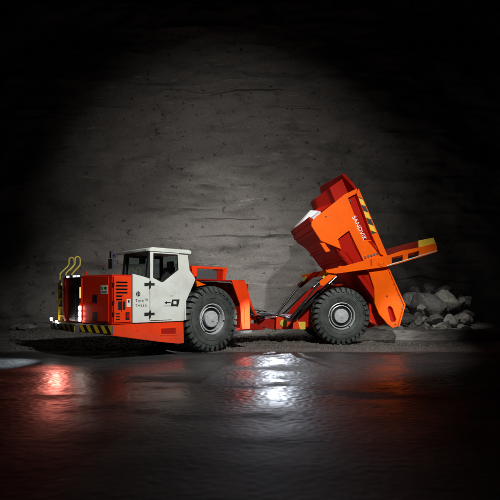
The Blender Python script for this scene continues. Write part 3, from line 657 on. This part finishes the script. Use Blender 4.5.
# bolt row near the arm
for k in range(6): SP(MB().box(-.72-k*.10, -.66-k*.10, 1.80, 1.825, 2.86+k*.028, 2.93+k*.028), 'bolt_plate', 'grey', box)
for (a_, b2) in (((1.13, 4.20), (1.04, 4.06)), ((1.02, 3.98), (.95, 3.84)), ((.36, 3.28), (.30, 3.21)), ((.02, 2.90), (-.04, 2.83)), ((-.38, 2.42), (-.43, 2.35))):
    d_ = Vector((b2[0]-a_[0], b2[1]-a_[1])).normalized(); q_ = Vector((-d_.y, d_.x))*(.05 if -d_.y > 0 else -.05)
    SP(MB().side([a_, b2, (b2[0]+q_.x, b2[1]+q_.y), (a_[0]+q_.x, a_[1]+q_.y)], -1.74, 1.68), 'floor_rib', 'deep', box, .005)
for (p0, p1) in (((.62, 4.0), (.10, 2.95)), ((-.10, 3.05), (-1.05, 1.75)), ((-.30, 3.42), (-.80, 2.55))):
    SP(MB().tube([(p0[0], 1.69, p0[1]), (p1[0], 1.69, p1[1])], .03, 8), 'side_stiffener', 'deep', box)
for k in range(7):
    SP(MB().tube([(-1.50-.075*k, 1.80, 2.36-.175*k), (-1.50-.075*k, 1.815, 2.36-.175*k)], .016, 8), 'bolt', 'grey', box)
for (u_, z_) in ((-1.93, 1.22), (.62, 4.20), (-.20, 4.72), (-1.42, 1.62), (-1.70, .70)):
    SP(MB().tube([(u_, 1.80, z_), (u_, 1.82, z_)], .028, 12), 'bolt', 'black', box)
SP(MB().side([(-.12, 4.45), (.50, 3.42), (.485, 3.41), (-.135, 4.44)], 1.799, 1.806), 'weld_seam', 'orange', box)
# headboard and spill guard
hb = MB().hexa([(1.0, 1.70, 4.05), (1.14, -1.80, 4.20), (1.08, -1.80, 4.14), (.95, 1.70, 4.0), (-.40, 1.70, 5.09), (-.10, -1.80, 5.36), (-.16, -1.80, 5.28), (-.44, 1.70, 5.03)])
hb = SP(hb, 'headboard', 'deep', box, .006)
T = Vector((.385, 0, .923)); W = Vector((.81, 0, -.586)); B0 = Vector((-.41, 0, 5.13))
def BP(v, d, w_): p = B0+T*d+W*w_; return (p.x, v, p.z)
cp = MB().prism([(1.75, -.02), (1.45, .36), (1.12, .70), (-1.70, .93), (-1.95, .70), (-2.0, -.02)], lambda p, q, t: BP(p, q, t), -.04, .05)
SP(cp, 'spill_guard', 'deep', box, .008)
c2 = MB().prism([(1.10, -.02), (1.05, .58), (-1.80, .66), (-1.88, .48), (-1.88, -.02)], lambda p, q, t: BP(p, q, t), .07, .62)
SP(c2, 'spill_guard_step', 'deep', box, .01)
for v0 in (.6, -.3, -1.2): SP(MB().prism([(-.04, .0), (-.04, .6), (.7, .1), (.7, 0)], lambda p, q, t: BP(t, q, p), v0-.03, v0+.03), 'guard_rib', 'deep', box)
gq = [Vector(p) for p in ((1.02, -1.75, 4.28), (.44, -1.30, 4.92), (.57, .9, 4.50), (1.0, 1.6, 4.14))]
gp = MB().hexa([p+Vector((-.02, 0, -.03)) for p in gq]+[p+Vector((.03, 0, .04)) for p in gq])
SP(gp, 'highlight_plate', 'print', box, .006)  # white plate painted in as the highlight on the box front
# --- tailgate: two arms, cross panel
arm = [(.68, 2.46), (.18, 2.56), (-.81, 2.83), (-1.41, 2.95), (-1.85, 3.10), (-2.46, 3.22), (-3.0, 3.36), (-3.04, 3.07), (-1.82, 2.70), (-1.31, 2.57), (.35, 2.34), (.64, 2.38)]
w1 = [(-1.50, 2.87), (-1.88, 2.96), (-1.88, 2.78), (-1.52, 2.69)]; w2 = [(-2.05, 3.00), (-2.44, 3.10), (-2.42, 2.94), (-2.05, 2.83)]
tgm = RP(MB().side([(-2.43, 3.43), (-2.94, 3.53), (-3.05, 3.26), (-3.04, 3.10), (-2.46, 3.0)], -1.88, 1.88), 'tailgate', 'red', .01)
for s in (1, -1):
    a0, a1 = (1.92, 1.99) if s > 0 else (-1.99, -1.92)
    SP(MB().side([arm, w1, w2], a0, a1), 'tailgate_arm', 'orange', tgm, .008)
    e0, e1 = (1.885, 1.918) if s > 0 else (-1.918, -1.885)
    SP(MB().side([(-2.43, 3.44), (-2.95, 3.54), (-3.06, 3.25), (-3.05, 3.09), (-2.46, 2.98)], e0, e1), 'end_plate', 'yellow', tgm, .006)
    SP(MB().side([(.72, 1.95), (.64, 2.02), (.04, 2.50), (.02, 2.58), (.20, 2.60), (.30, 2.50), (.86, 2.10), (.84, 1.98)], *((1.84, 1.90) if s > 0 else (-1.90, -1.84))), 'arm_link', 'orange' if s > 0 else 'deep', tgm, .008)  # far link is the near one's paint darkened for shade
pv = MB().lathe([(.14, 0), (.14, .02), (.11, .022), (.105, .01), (.09, .03), (0, .03)], 28, (-1.14, 1.99, 2.73))
SP(pv, 'pivot_boss', 'orange', tgm)
SP(MB().side([(-.80, 2.60), (-.83, 2.60), (-.83, 2.82), (-.80, 2.82)], 1.99, 1.996), 'weld_line', 'deep', tgm)
ln = MB().side([(-1.35, 2.60), (-1.35, 2.625), (-3.03, 3.125), (-3.03, 3.10)], 1.99, 2.0)
SP(ln, 'edge_strip', 'label', tgm)
hk = MB().side([(-2.92, 3.42), (-2.97, 3.42), (-3.03, 3.30), (-2.98, 3.22), (-2.93, 3.30)], 1.918, 1.93); SP(hk, 'hook', 'olive', tgm)
# headlamp light on the ground ahead, plus an added red fill
spot('headlamp_and_fill_light', (-5.35, 11.85, .95), (-6.0, 11.6, 0), 230, 100, 1, .02, (.80, .93, 1))
spot('headlamp_and_fill_light', (-4.9, 12.2, 1.1), (-4.6, 10.2, 0), 130, 60, 1, .02, (1, .22, .16))  # added red spot to redden the floor glow; the truck has no such lamp
